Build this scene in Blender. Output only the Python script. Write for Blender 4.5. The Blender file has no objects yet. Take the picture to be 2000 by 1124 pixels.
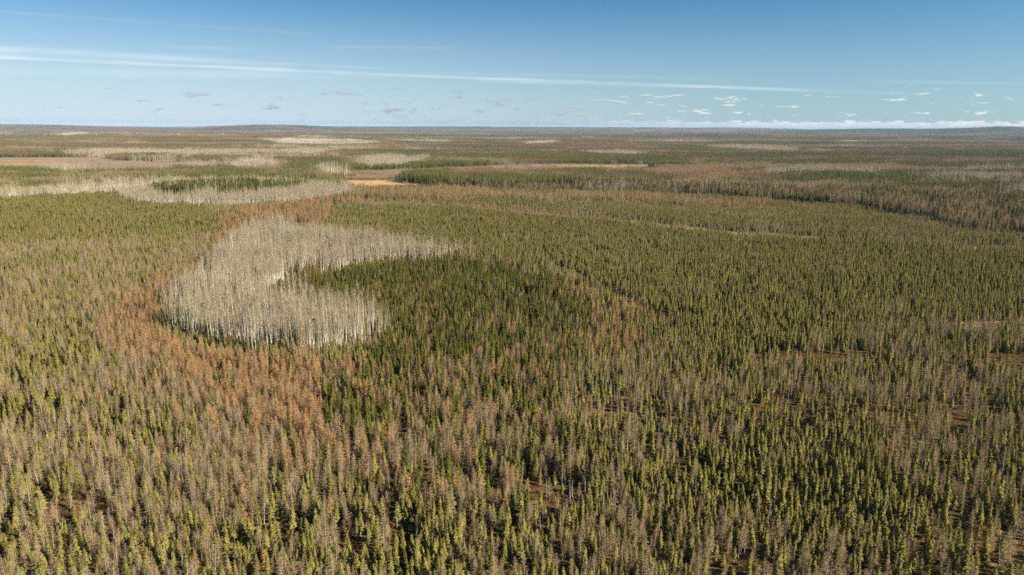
import bpy, math, random
import numpy as np
from mathutils import Vector, Matrix

# ------------------------------------------------------------------ camera, world, sun, exposure
sc = bpy.context.scene
COL = sc.collection
CAM_H = 100.0                     # drone height above the bog
FOCAL = 1428.0                    # focal length in pixels of a 2000 px wide frame
W, H = 2000.0, 1124.0
PITCH = math.radians(12.36)       # looking down
ROLL = math.radians(0.26)
SUN_AZ, SUN_EL = math.radians(107), math.radians(27)     # clockwise from the view direction (+Y)

cam_d = bpy.data.cameras.new('camera')
cam_d.sensor_width = 36.0
cam_d.lens = 36.0 * FOCAL / W
cam_d.clip_start = 1.0
cam_d.clip_end = 120000.0
cam = bpy.data.objects.new('camera', cam_d)
COL.objects.link(cam)
CAM_ROT = Matrix.Rotation(math.pi / 2 - PITCH, 3, 'X') @ Matrix.Rotation(ROLL, 3, 'Z')
cam.matrix_world = Matrix.Translation((0, 0, CAM_H)) @ CAM_ROT.to_4x4()
sc.camera = cam


def ray(px, py):
    """world direction of a picture point given in 2000 x 1124 pixels"""
    return (CAM_ROT @ Vector(((px - W / 2) / FOCAL, (H / 2 - py) / FOCAL, -1.0))).normalized()


def at(px, py, z=0.0):
    """ground position (at height z) of a picture point"""
    d = ray(px, py)
    t = (z - CAM_H) / min(d.z, -0.0022)
    return (d.x * t, d.y * t)


sun_d = bpy.data.lights.new('sun', 'SUN')
sun_d.energy = 5.0
sun_d.angle = math.radians(0.55)
sun_d.color = (1.0, 0.87, 0.68)
sun = bpy.data.objects.new('sun', sun_d)
COL.objects.link(sun)
SUN_DIR = Vector((math.sin(SUN_AZ) * math.cos(SUN_EL), math.cos(SUN_AZ) * math.cos(SUN_EL), math.sin(SUN_EL)))
sun.rotation_euler = SUN_DIR.to_track_quat('Z', 'Y').to_euler()
sun.location = (200, 0, 300)

sc.view_settings.view_transform = 'Standard'
sc.view_settings.look = 'None'
sc.view_settings.gamma = 1.0
sc.view_settings.use_curve_mapping = False
sc.view_settings.exposure = 1.52
sc.cycles.use_denoising = False

world = bpy.data.worlds.new('World')
sc.world = world
world.use_nodes = True


class NT:
    """small helper around a node tree"""
    def __init__(s, tree):
        s.t = tree
        s.n = tree.nodes
        s.l = tree.links

    def add(s, typ, **kw):
        n = s.n.new(typ)
        for k, v in kw.items():
            setattr(n, k, v)
        return n

    def put(s, sock, v):
        if isinstance(v, bpy.types.NodeSocket):
            s.l.new(v, sock)
        else:
            sock.default_value = v

    def math(s, op, a, b=None, c=None, clamp=False):
        n = s.add('ShaderNodeMath', operation=op, use_clamp=clamp)
        s.put(n.inputs[0], a)
        if b is not None:
            s.put(n.inputs[1], b)
        if c is not None:
            s.put(n.inputs[2], c)
        return n.outputs[0]

    def vmath(s, op, a, b=None):
        n = s.add('ShaderNodeVectorMath', operation=op)
        s.put(n.inputs[0], a)
        if b is not None:
            s.put(n.inputs[1], b)
        return n.outputs['Value'] if op in ('DOT_PRODUCT', 'LENGTH') else n.outputs['Vector']

    def step(s, x, lo, hi, a=0.0, b=1.0):
        n = s.add('ShaderNodeMapRange', interpolation_type='SMOOTHSTEP')
        s.put(n.inputs['Value'], x)
        s.put(n.inputs['From Min'], lo)
        s.put(n.inputs['From Max'], hi)
        s.put(n.inputs['To Min'], a)
        s.put(n.inputs['To Max'], b)
        return n.outputs[0]

    def noise(s, vec, scale, detail=3.0, rough=0.55):
        n = s.add('ShaderNodeTexNoise')
        s.put(n.inputs['Vector'], vec)
        n.inputs['Scale'].default_value = scale
        n.inputs['Detail'].default_value = detail
        n.inputs['Roughness'].default_value = rough
        return n.outputs['Fac']

    def mix(s, f, a, b):
        n = s.add('ShaderNodeMix', data_type='RGBA')
        s.put(n.inputs[0], f)
        s.put(n.inputs[6], a)
        s.put(n.inputs[7], b)
        return n.outputs[2]

    def comb(s, x, y, z):
        n = s.add('ShaderNodeCombineXYZ')
        for i, v in enumerate((x, y, z)):
            s.put(n.inputs[i], v)
        return n.outputs[0]


def rgb(r, g, b):
    return (r, g, b, 1.0)


def build_world():
    w = NT(world.node_tree)
    bg = w.n['Background']
    sky = w.add('ShaderNodeTexSky', sky_type='NISHITA', sun_disc=False)
    sky.sun_elevation = SUN_EL
    sky.sun_rotation = SUN_AZ
    sky.altitude = 400.0
    sky.air_density = 0.85
    sky.dust_density = 0.7
    sky.ozone_density = 8.0
    d = w.add('ShaderNodeTexCoord').outputs['Generated']
    sep = w.add('ShaderNodeSeparateXYZ')
    w.l.new(d, sep.inputs[0])
    az = w.math('ARCTAN2', sep.outputs[0], sep.outputs[1])
    el = w.math('ARCSINE', sep.outputs[2])
    # clear dry air overhead, a milky veil low down that is strongest opposite the sun
    tint = w.add('ShaderNodeMix', data_type='RGBA', blend_type='MULTIPLY')
    tint.inputs[0].default_value = 1.0
    w.l.new(sky.outputs[0], tint.inputs[6])
    tint.inputs[7].default_value = (0.60, 0.82, 0.75, 1.0)
    anti = w.vmath('DOT_PRODUCT', d, (-math.sin(SUN_AZ), -math.cos(SUN_AZ), 0.0))
    low = w.step(el, -0.01, 0.18, 1.0, 0.0)
    veil = w.math('MULTIPLY', low, w.step(anti, -0.2, 1.0, 0.36, 0.92))
    col = w.mix(veil, tint.outputs[2], VEIL)
    dirv = w.comb(az, el, 0.0)
    # cirrus and contrails: each is a strip along a great circle
    fine = w.noise(w.vmath('MULTIPLY', dirv, (14.0, 120.0, 1.0)), 1.0, 4.0, 0.6)
    soft = w.noise(w.vmath('MULTIPLY', dirv, (7.0, 30.0, 1.0)), 1.0, 3.0, 0.5)
    #        x0   y0   x1   y1  halfwidth px, opacity, fade ends px
    trails = [(-60, 110, 830, 149, 4.4, 0.44, -900, -500, 560, 900),
              (820, 149, 1700, 181, 4.4, 0.40, 700, 880, 1250, 1900),
              (1000, 161, 1440, 173, 2.2, 0.30, 900, 1050, 1250, 1450),
              (-60, 92, 760, 138, 7.0, 0.30, -900, -300, 200, 780),
              (-60, 138, 800, 150, 11.0, 0.20, -900, -300, 420, 900),
              (-60, 100, 500, 122, 16.0, 0.16, -900, -300, 100, 560),
              (0, 23, 650, 70, 3.2, 0.07, -500, 0, 500, 680),
              (545, 124, 760, 135, 2.0, 0.22, 500, 580, 690, 780),
              (900, 144, 1500, 156, 5.0, 0.10, 700, 950, 1200, 1600),
              (1650, 158, 2100, 166, 3.0, 0.12, 1640, 1760, 1900, 2300),
              (640, 92, 900, 94, 4.0, 0.10, 600, 700, 840, 930),
              (330, 92, 520, 96, 4.0, 0.10, 280, 360, 450, 540)]
    tot = None
    for x0, y0, x1, y1, hw, op, a0, a1, b1, b0 in trails:
        p, q = ray(x0, y0), ray(x1, y1)
        n = p.cross(q).normalized()
        dist = w.math('ABSOLUTE', w.vmath('DOT_PRODUCT', d, tuple(n)))
        wob = w.math('MULTIPLY_ADD', fine, 1.4, 0.35)
        wid = w.math('MULTIPLY', wob, hw / FOCAL)
        m = w.math('SUBTRACT', 1.0, w.math('DIVIDE', dist, wid), clamp=True)
        m = w.step(m, 0.0, 1.0)
        def azp(px):
            v = ray(px, (y0 + y1) / 2)
            return math.atan2(v.x, v.y)
        m = w.math('MULTIPLY', m, w.step(az, azp(a0), azp(a1)))
        m = w.math('MULTIPLY', m, w.step(az, azp(b1), azp(b0), 1.0, 0.0))
        m = w.math('MULTIPLY', m, w.step(soft, 0.28, 0.66, 0.30, 1.0))
        m = w.math('MULTIPLY', m, w.step(fine, 0.25, 0.6, 0.55, 1.0))
        m = w.math('MULTIPLY', m, op)
        tot = m if tot is None else w.math('ADD', tot, w.math('MULTIPLY', m, w.math('SUBTRACT', 1.0, tot)))
    col = w.mix(tot, col, CIRRUS)
    # low cumulus far off: more of it towards the horizon, brighter on the side of the sun
    cl_vec = w.comb(w.math('MULTIPLY', az, 34.0), w.math('MULTIPLY', el, 135.0), 3.7)
    c1 = w.noise(cl_vec, 1.0, 5.0, 0.62)
    sunside = w.step(az, -0.02, 0.40)
    # scattered flecks
    band = w.math('MULTIPLY', w.step(el, 0.006, 0.02), w.step(el, 0.034, 0.055, 1.0, 0.0))
    azr = w.math('MULTIPLY', w.step(az, -0.75, 0.1, 0.35, 1.0), w.step(az, 0.12, 0.42, 1.0, 0.52))
    thr = w.math('MULTIPLY_ADD', azr, -0.15, 0.675)
    f1 = w.step(w.math('SUBTRACT', c1, thr), -0.01, 0.11)
    f1 = w.math('MULTIPLY', w.math('MULTIPLY', f1, band), 0.85)
    body = w.noise(w.comb(w.math('MULTIPLY', az, 34.0), w.math('MULTIPLY', w.math('ADD', el, 0.0022), 135.0), 3.7), 1.0, 5.0, 0.62)
    lit = w.step(w.math('SUBTRACT', c1, body), -0.05, 0.06)
    shade = w.mix(sunside, CLOUD_GREY, CLOUD_MID)
    ccol = w.mix(w.math('MULTIPLY', lit, w.math('MULTIPLY_ADD', sunside, 0.8, 0.2)), shade, CLOUD_WHITE)
    col = w.mix(f1, col, ccol)
    # the bank along the horizon: level base, heaped tops
    heap = w.noise(w.comb(w.math('MULTIPLY', az, 62.0), w.math('MULTIPLY', el, 150.0), 9.1), 1.0, 6.0, 0.6)
    lump = w.noise(w.comb(w.math('MULTIPLY', az, 80.0), w.math('MULTIPLY', el, 330.0), 2.3), 1.0, 4.0, 0.6)
    gaps = w.noise(w.comb(w.math('MULTIPLY', az, 13.0), 0.0, 5.5), 1.0, 3.0, 0.6)
    top = w.math('MULTIPLY_ADD', heap, 0.0165, 0.0008)
    bank = w.math('MULTIPLY', w.step(w.math('SUBTRACT', top, el), -0.0004, 0.0022), w.step(el, 0.0010, 0.0036))
    bank = w.math('MULTIPLY', bank, w.step(gaps, 0.30, 0.52, 0.45, 1.0))
    bank = w.math('MULTIPLY', bank, w.step(az, -0.42, 0.22, 0.16, 0.88))
    lit2 = w.math('MULTIPLY', w.step(w.math('DIVIDE', el, top), 0.30, 0.95, 0.35, 1.0), w.step(lump, 0.33, 0.62, 0.35, 1.0))
    bcol = w.mix(w.math('MULTIPLY', lit2, w.math('MULTIPLY_ADD', sunside, 0.72, 0.28)), shade, CLOUD_WHITE)
    col = w.mix(bank, col, bcol)
    w.l.new(col, bg.inputs['Color'])
    bg.inputs['Strength'].default_value = 0.05


CIRRUS = rgb(7.3, 7.6, 7.7)
VEIL = rgb(4.9, 5.65, 6.2)
CLOUD_GREY = rgb(2.1, 2.75, 3.5)
CLOUD_MID = rgb(3.7, 4.1, 4.7)
CLOUD_WHITE = rgb(7.0, 6.8, 6.4)
build_world()

# ------------------------------------------------------------------ noise, terrain
RS = np.random.RandomState(7)
_LAT = RS.rand(512, 512)


def vnoise(x, y):
    xi, yi = np.floor(x).astype(np.int64), np.floor(y).astype(np.int64)
    fx, fy = x - xi, y - yi
    fx = fx * fx * (3 - 2 * fx)
    fy = fy * fy * (3 - 2 * fy)
    a = _LAT[xi & 511, yi & 511]
    b = _LAT[(xi + 1) & 511, yi & 511]
    c = _LAT[xi & 511, (yi + 1) & 511]
    d = _LAT[(xi + 1) & 511, (yi + 1) & 511]
    return (a * (1 - fx) + b * fx) * (1 - fy) + (c * (1 - fx) + d * fx) * fy


def fbm(x, y, scale, octaves=3, seed=0):
    x = np.asarray(x, float) / scale + 37.3 * seed
    y = np.asarray(y, float) / scale + 11.9 * seed
    v, amp, tot = 0.0, 1.0, 0.0
    for _ in range(octaves):
        v = v + amp * vnoise(x, y)
        tot += amp
        x, y, amp = x * 2.03 + 5.1, y * 2.03 + 1.7, amp * 0.5
    return v / tot


def smooth(x, a, b):
    t = np.clip((x - a) / (b - a), 0, 1)
    return t * t * (3 - 2 * t)


HILLS = [  # azimuth deg, distance, height, width along, width deep
    (-37, 17000, 80, 5200, 1800), (-19, 14500, 112, 900, 700), (-17.0, 16500, 105, 1500, 900), (-8, 21000, 70, 4200, 1200),
    (27, 15500, 92, 2300, 1000), (33.5, 14500, 106, 900, 800), (38, 19000, 92, 3500, 1300), (6, 22000, 62, 6000, 1500),
    (17, 20500, 66, 2600, 1200), (-30, 8200, 24, 2500, 500), (-22, 6500, 16, 1200, 400), (12, 9500, 18, 2500, 600), (30, 8700, 20, 2200, 500)]


def terrain(x, y):
    x, y = np.asarray(x, float), np.asarray(y, float)
    d = np.hypot(x, y)
    z = smooth(d, 2500, 9000) * (fbm(x, y, 2600, 3, 3) - 0.42) * 34
    z = z + smooth(d, 14000, 24000) * 18
    for azd, r, hh, wl, wd in HILLS:
        a = math.radians(azd)
        cx, cy = r * math.sin(a), r * math.cos(a)
        dx, dy = x - cx, y - cy
        u = dx * math.cos(a) - dy * math.sin(a)
        v = dx * math.sin(a) + dy * math.cos(a)
        z = z + hh * np.exp(-(u / wl) ** 2 - (v / wd) ** 2)
    return np.minimum(z, 150)


# ------------------------------------------------------------------ materials
def new_mat(name):
    m = bpy.data.materials.new(name)
    m.use_nodes = True
    t = NT(m.node_tree)
    for n in list(t.n):
        if n.type != 'OUTPUT_MATERIAL':
            t.n.remove(n)
    return m, t, t.n['Material Output']


def leaf_mat(name, cols, trans=0.25, patch=None):
    """matte foliage: colour differs from plant to plant and along each plant, some light passes through"""
    m, t, out = new_mat(name)
    info = t.add('ShaderNodeObjectInfo')
    ramp = t.add('ShaderNodeValToRGB')
    ramp.color_ramp.interpolation = 'LINEAR'
    els = ramp.color_ramp.elements
    while len(els) < len(cols):
        els.new(0.5)
    for i, c in enumerate(cols):
        els[i].position = i / max(1, len(cols) - 1)
        els[i].color = (*c, 1)
    t.l.new(info.outputs['Random'], ramp.inputs[0])
    geo = t.add('ShaderNodeNewGeometry')
    nz = t.noise(geo.outputs['Position'], 1.3, 2.0)
    gain = t.step(nz, 0.3, 0.7, 0.72, 1.28)
    vm = t.add('ShaderNodeVectorMath', operation='SCALE')
    t.l.new(ramp.outputs[0], vm.inputs[0])
    t.l.new(gain, vm.inputs['Scale'])
    dif = t.add('ShaderNodeBsdfDiffuse')
    t.l.new(vm.outputs[0], dif.inputs[0])
    tr = t.add('ShaderNodeBsdfTranslucent')
    t.l.new(vm.outputs[0], tr.inputs[0])
    mx = t.add('ShaderNodeMixShader')
    mx.inputs[0].default_value = trans
    t.l.new(dif.outputs[0], mx.inputs[1])
    t.l.new(tr.outputs[0], mx.inputs[2])
    t.l.new(mx.outputs[0], out.inputs[0])
    return m


def bark_mat(name, c0, c1, scale=4.0):
    m, t, out = new_mat(name)
    geo = t.add('ShaderNodeNewGeometry')
    nz = t.noise(geo.outputs['Position'], scale, 3.0, 0.6)
    col = t.mix(t.step(nz, 0.35, 0.65), rgb(*c0), rgb(*c1))
    b = t.add('ShaderNodeBsdfPrincipled')
    t.l.new(col, b.inputs['Base Color'])
    b.inputs['Roughness'].default_value = 0.9
    t.l.new(b.outputs[0], out.inputs[0])
    return m


M = {}
M['spruce'] = leaf_mat('black_spruce_needles', [(0.166, 0.159, 0.048), (0.222, 0.204, 0.054), (0.253, 0.224, 0.065), (0.184, 0.176, 0.071), (0.234, 0.207, 0.054)], 0.33)
M['fir'] = leaf_mat('white_spruce_needles', [(0.070, 0.086, 0.019), (0.102, 0.107, 0.020), (0.128, 0.122, 0.024), (0.077, 0.092, 0.025)], 0.2)
M['tam'] = leaf_mat('bare_tamarack_twigs', [(0.291, 0.221, 0.117), (0.334, 0.246, 0.136), (0.275, 0.225, 0.141), (0.313, 0.215, 0.113), (0.254, 0.215, 0.146)], 0.15)
M['gold'] = leaf_mat('golden_tamarack_needles', [(0.378, 0.237, 0.104), (0.423, 0.244, 0.096), (0.401, 0.275, 0.138), (0.346, 0.207, 0.096), (0.280, 0.190, 0.117), (0.354, 0.259, 0.135)], 0.2)
M['aspen'] = leaf_mat('aspen_twigs', [(0.272, 0.235, 0.164), (0.302, 0.259, 0.179), (0.249, 0.219, 0.154), (0.286, 0.231, 0.157)], 0.1)
M['hard'] = leaf_mat('hardwood_twigs', [(0.189, 0.105, 0.071), (0.221, 0.122, 0.079), (0.164, 0.096, 0.071), (0.209, 0.113, 0.067)], 0.1)
M['snag'] = leaf_mat('dead_twigs', [(0.26, 0.235, 0.19), (0.32, 0.29, 0.23), (0.22, 0.20, 0.16)], 0.05)
M['shrub'] = leaf_mat('bog_shrub_leaves', [(0.20, 0.085, 0.03), (0.28, 0.15, 0.04), (0.25, 0.17, 0.05), (0.14, 0.07, 0.035), (0.22, 0.16, 0.05)], 0.2)
M['bark'] = bark_mat('grey_brown_bark', (0.16, 0.125, 0.095), (0.30, 0.26, 0.21))
M['aspen_bark'] = bark_mat('pale_aspen_bark', (0.42, 0.39, 0.315), (0.62, 0.58, 0.49), 1.2)
M['snag_bark'] = bark_mat('weathered_grey_wood', (0.20, 0.18, 0.145), (0.36, 0.33, 0.28))


def ground_material():
    m, t, out = new_mat('bog_floor')
    pos = t.add('ShaderNodeNewGeometry').outputs['Position']
    d = t.vmath('LENGTH', pos)
    a = t.noise(pos, 0.25, 4.0, 0.65)
    b = t.noise(pos, 0.035, 3.0, 0.6)
    c = t.noise(pos, 1.6, 3.0, 0.6)
    rust = t.mix(t.step(c, 0.3, 0.7), rgb(0.050, 0.024, 0.012), rgb(0.125, 0.066, 0.028))
    straw = t.mix(t.step(c, 0.35, 0.65), rgb(0.15, 0.10, 0.045), rgb(0.25, 0.175, 0.08))
    moss = t.mix(t.step(c, 0.3, 0.7), rgb(0.04, 0.038, 0.014), rgb(0.10, 0.085, 0.03))
    near = t.mix(t.step(a, 0.42, 0.58), rust, moss)
    near = t.mix(t.math('MULTIPLY', t.step(b, 0.5, 0.62), t.step(a, 0.4, 0.6)), near, straw)
    # the wooded country too far off for single trees
    e = t.noise(t.vmath('MULTIPLY', pos, (1.0, 0.8, 0.0)), 0.0011, 5.0, 0.62)
    f = t.noise(t.vmath('MULTIPLY', pos, (1.0, 0.8, 0.0)), 0.0032, 4.0, 0.65)
    far = t.mix(t.step(e, 0.42, 0.58), rgb(0.022, 0.026, 0.016), rgb(0.060, 0.046, 0.034))
    far = t.mix(t.step(f, 0.64, 0.70), far, rgb(0.19, 0.155, 0.11))
    col = t.mix(t.step(d, 5000.0, 11000.0), near, far)
    bs = t.add('ShaderNodeBsdfPrincipled')
    t.l.new(col, bs.inputs['Base Color'])
    bs.inputs['Roughness'].default_value = 1.0
    bs.inputs['Specular IOR Level'].default_value = 0.05
    bump = t.add('ShaderNodeBump')
    bump.inputs['Strength'].default_value = 0.8
    bump.inputs['Distance'].default_value = 0.5
    t.l.new(c, bump.inputs['Height'])
    t.l.new(bump.outputs[0], bs.inputs['Normal'])
    t.l.new(bs.outputs[0], out.inputs[0])
    return m


def meadow_material(name, cols, scale=0.05, edge=0.0):
    m, t, out = new_mat(name)
    pos = t.add('ShaderNodeNewGeometry').outputs['Position']
    a = t.noise(pos, scale, 5.0, 0.65)
    b = t.noise(t.vmath('MULTIPLY', pos, (0.35, 1.0, 1.0)), scale * 0.35, 4.0, 0.6)
    col = t.mix(t.step(a, 0.38, 0.62), rgb(*cols[0]), rgb(*cols[1]))
    col = t.mix(t.step(b, 0.50, 0.62), col, rgb(*cols[2]))
    bs = t.add('ShaderNodeBsdfDiffuse')
    t.l.new(col, bs.inputs[0])
    t.l.new(bs.outputs[0], out.inputs[0])
    return m


M['ground'] = ground_material()
M['meadow'] = meadow_material('dry_sedge', [(0.33, 0.21, 0.10), (0.47, 0.32, 0.16), (0.25, 0.15, 0.07)])
M['bogmeadow'] = meadow_material('brown_bog_meadow', [(0.25, 0.185, 0.122), (0.205, 0.16, 0.118), (0.40, 0.24, 0.10)], 0.02)
M['brownmeadow'] = meadow_material('tan_bog_meadow', [(0.165, 0.125, 0.088), (0.20, 0.148, 0.10), (0.31, 0.22, 0.125)], 0.02)
M['straw'] = meadow_material('straw_and_moss', [(0.25, 0.195, 0.085), (0.19, 0.155, 0.065), (0.31, 0.225, 0.10)], 0.06)
M['field'] = meadow_material('pale_field', [(0.36, 0.28, 0.18), (0.31, 0.24, 0.15), (0.25, 0.19, 0.12)], 0.01)


# ------------------------------------------------------------------ mesh helpers
def mesh_from(name, V, F, mats, midx=None, smooth_faces=None):
    me = bpy.data.meshes.new(name)
    me.from_pydata([tuple(v) for v in V], [], F)
    for m in mats:
        me.materials.append(m)
    if midx is not None:
        me.polygons.foreach_set('material_index', np.array(midx, dtype=np.int32))
    me.update()
    return me


class TriSoup:
    def __init__(s):
        s.V = []
        s.F = []

    def tri(s, a, b, c):
        n = len(s.V)
        s.V += [a, b, c]
        s.F.append((n, n + 1, n + 2))

    def sliver(s, p, q, w, rng):
        """thin blade from p to q with width w at its root"""
        d = (q[0] - p[0], q[1] - p[1], q[2] - p[2])
        r = (rng.uniform(-1, 1), rng.uniform(-1, 1), rng.uniform(-1, 1))
        n = (d[1] * r[2] - d[2] * r[1], d[2] * r[0] - d[0] * r[2], d[0] * r[1] - d[1] * r[0])
        L = math.sqrt(n[0] ** 2 + n[1] ** 2 + n[2] ** 2) or 1.0
        k = 0.5 * w / L
        s.tri((p[0] + n[0] * k, p[1] + n[1] * k, p[2] + n[2] * k), (p[0] - n[0] * k, p[1] - n[1] * k, p[2] - n[2] * k), q)

    def stem(s, pts, radii, sides=6):
        rings = []
        for (x, y, z), r in zip(pts, radii):
            base = len(s.V)
            for i in range(sides):
                a = 2 * math.pi * i / sides
                s.V.append((x + r * math.cos(a), y + r * math.sin(a), z))
            rings.append(base)
        for r0, r1 in zip(rings, rings[1:]):
            for i in range(sides):
                j = (i + 1) % sides
                s.F.append((r0 + i, r0 + j, r1 + j, r1 + i))
        top = len(s.V)
        s.V.append((pts[-1][0], pts[-1][1], pts[-1][2] + radii[-1]))
        for i in range(sides):
            s.F.append((rings[-1] + i, rings[-1] + (i + 1) % sides, top))

    def merge(s, o, x=0.0, y=0.0, rot=0.0, k=1.0):
        n = len(s.V)
        c, si = math.cos(rot) * k, math.sin(rot) * k
        s.V += [(x + v[0] * c - v[1] * si, y + v[0] * si + v[1] * c, v[2] * k) for v in o.V]
        s.F += [tuple(i + n for i in f) for f in o.F]


def bend(h, rng, amt):
    """a slightly crooked stem line"""
    a = rng.uniform(0, 6.28)
    k = rng.uniform(0.3, 1.0) * amt
    ph = rng.uniform(0, 6.28)
    return lambda z: (math.cos(a) * k * (z / h) ** 2 + 0.3 * k * math.sin(z * 0.7 + ph) * (z / h), math.sin(a) * k * (z / h) ** 2)


def trunk(h, r, line, rng, sides=6, n=5):
    t = TriSoup()
    zs = [-0.25] + [h * (i / n) for i in range(1, n + 1)]
    t.stem([(*line(max(z, 0)), z) for z in zs], [r * (1.15 if i == 0 else 1 - 0.9 * i / n) for i in range(n + 1)], sides)
    return t


def conifer(rng, h, rmax, cb, power, lod=0, club=0.0, droop=0.28, gap=0.3, ragged=0.3):
    """needle-bearing spruce: whorls of drooping boughs with hanging sprays"""
    line = bend(h, rng, 0.25)
    tr = trunk(h * 0.98, 0.045 + h * 0.008, line, rng, 6 if lod == 0 else 4, 4 if lod == 0 else 1)
    c = TriSoup()
    z0 = cb * h
    z = z0
    dz = gap * (1, 1.9, 4.0)[lod]
    nb = (6, 5, 4)[lod]
    lop = [rng.uniform(1 - ragged, 1 + ragged) for _ in range(8)]
    while z < h:
        t = (z - z0) / (h - z0)
        R = rmax * (1 - t) ** power * (0.62 + 0.38 * min(1, t / 0.18)) + 0.10
        R += club * math.exp(-((t - 0.84) / 0.10) ** 2)
        lx, ly = line(z)
        a0 = rng.uniform(0, 6.28)
        thin = 1.0 if t > 0.15 else 0.7
        for k in range(nb):
            if rng.random() > 0.93 * thin:
                continue
            a = a0 + 6.283 * (k + rng.uniform(-0.35, 0.35)) / nb
            L = R * rng.uniform(0.66, 1.12) * lop[int((a % 6.283) / 6.283 * 8) % 8]
            ca, sa = math.cos(a), math.sin(a)
            zz = z + rng.uniform(-0.5, 0.5) * dz
            dr = droop * L + 0.04 if t < 0.85 else -0.25 * L
            wd = 0.30 * L + (0.10, 0.16, 0.30)[lod]
            hang = (0.16, 0.26, 0.5)[lod] * (0.5 + L)
            root = (lx, ly, zz + 0.06)
            tip = (lx + ca * L, ly + sa * L, zz - dr)
            mx, my, mz = lx + ca * L * 0.62, ly + sa * L * 0.62, zz - dr * 0.5
            lft = (mx - sa * wd, my + ca * wd, mz - hang)
            rgt = (mx + sa * wd, my - ca * wd, mz - hang)
            c.tri(root, lft, tip)
            c.tri(root, tip, rgt)
            if lod == 0:
                for _ in range(4):
                    u = rng.uniform(0.35, 1.0)
                    px, py, pz = lx + ca * L * u + rng.uniform(-.14, .14), ly + sa * L * u + rng.uniform(-.14, .14), zz - dr * u
                    s_ = rng.uniform(0.13, 0.27)
                    b = rng.uniform(0, 6.28)
                    c.tri((px + math.cos(b) * s_ * .55, py + math.sin(b) * s_ * .55, pz + rng.uniform(-.03, .1)),
                          (px - math.cos(b) * s_ * .55, py - math.sin(b) * s_ * .55, pz + rng.uniform(-.06, .06)),
                          (px + ca * s_ * 0.5, py + sa * s_ * 0.5, pz - s_ * rng.uniform(0.7, 1.5)))
        z += dz * rng.uniform(0.85, 1.15)
    # leader
    lx, ly = line(h)
    for k in range(3):
        a = k * 2.1 + rng.uniform(0, 1)
        c.tri((lx, ly, h + 0.30), (lx + 0.13 * math.cos(a), ly + 0.13 * math.sin(a), h - 0.45), (lx + 0.13 * math.cos(a + 2), ly + 0.13 * math.sin(a + 2), h - 0.45))
    # bare dead branches below the crown
    low = TriSoup()
    if lod == 0 and cb > 0.15:
        for _ in range(int(26 * cb / 0.3)):
            zz = rng.uniform(0.25 * z0, z0 * 1.15)
            a = rng.uniform(0, 6.28)
            L = rng.uniform(0.3, 0.85)
            lx, ly = line(zz)
            low.sliver((lx, ly, zz), (lx + L * math.cos(a), ly + L * math.sin(a), zz - rng.uniform(0, 0.3) * L), 0.05, rng)
    return tr, c, low


def larch(rng, h, rmax, cb, power, lod=0, width=0.05, twigs=6, up=0.12, rb=0.011):
    """tamarack: tapering pole with many fine level branches and short twigs"""
    line = bend(h, rng, 0.3)
    tr = trunk(h * 0.99, 0.04 + h * rb, line, rng, 6 if lod == 0 else 4, 5 if lod == 0 else 1)
    c = TriSoup()
    z0 = cb * h
    z = z0
    dz = 0.27 * (1, 2.0, 4.5)[lod]
    wk = (1, 1.6, 3.4)[lod]
    lop = [rng.uniform(0.7, 1.25) for _ in range(8)]
    while z < h * 0.99:
        t = (z - z0) / (h - z0)
        R = rmax * (1 - t) ** power * (0.6 + 0.4 * min(1, t / 0.2)) + 0.10
        lx, ly = line(z)
        nb = 4 if t < 0.8 else 3
        a0 = rng.uniform(0, 6.28)
        for k in range(nb):
            a = a0 + 6.283 * (k + rng.uniform(-0.4, 0.4)) / nb
            L = R * rng.uniform(0.55, 1.15) * lop[int((a % 6.283) / 6.283 * 8) % 8]
            ca, sa = math.cos(a), math.sin(a)
            zz = z + rng.uniform(-0.5, 0.5) * dz
            rise = up * L + rng.uniform(-0.12, 0.12) * L
            c.sliver((lx, ly, zz), (lx + ca * L, ly + sa * L, zz + rise), 0.05 * wk * 0.8, rng)
            for _ in range(twigs if lod < 2 else 2):
                u = rng.uniform(0.2, 1.0)
                p = (lx + ca * L * u, ly + sa * L * u, zz + rise * u)
                b = a + rng.uniform(-1.3, 1.3)
                l2 = rng.uniform(0.22, 0.52) * (0.6 + 0.5 * R) * (1, 1.1, 1.7)[lod]
                c.sliver(p, (p[0] + math.cos(b) * l2, p[1] + math.sin(b) * l2, p[2] + rng.uniform(-0.45, 0.5) * l2), width * wk, rng)
        z += dz * rng.uniform(0.85, 1.15)
    return tr, c, TriSoup()


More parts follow.
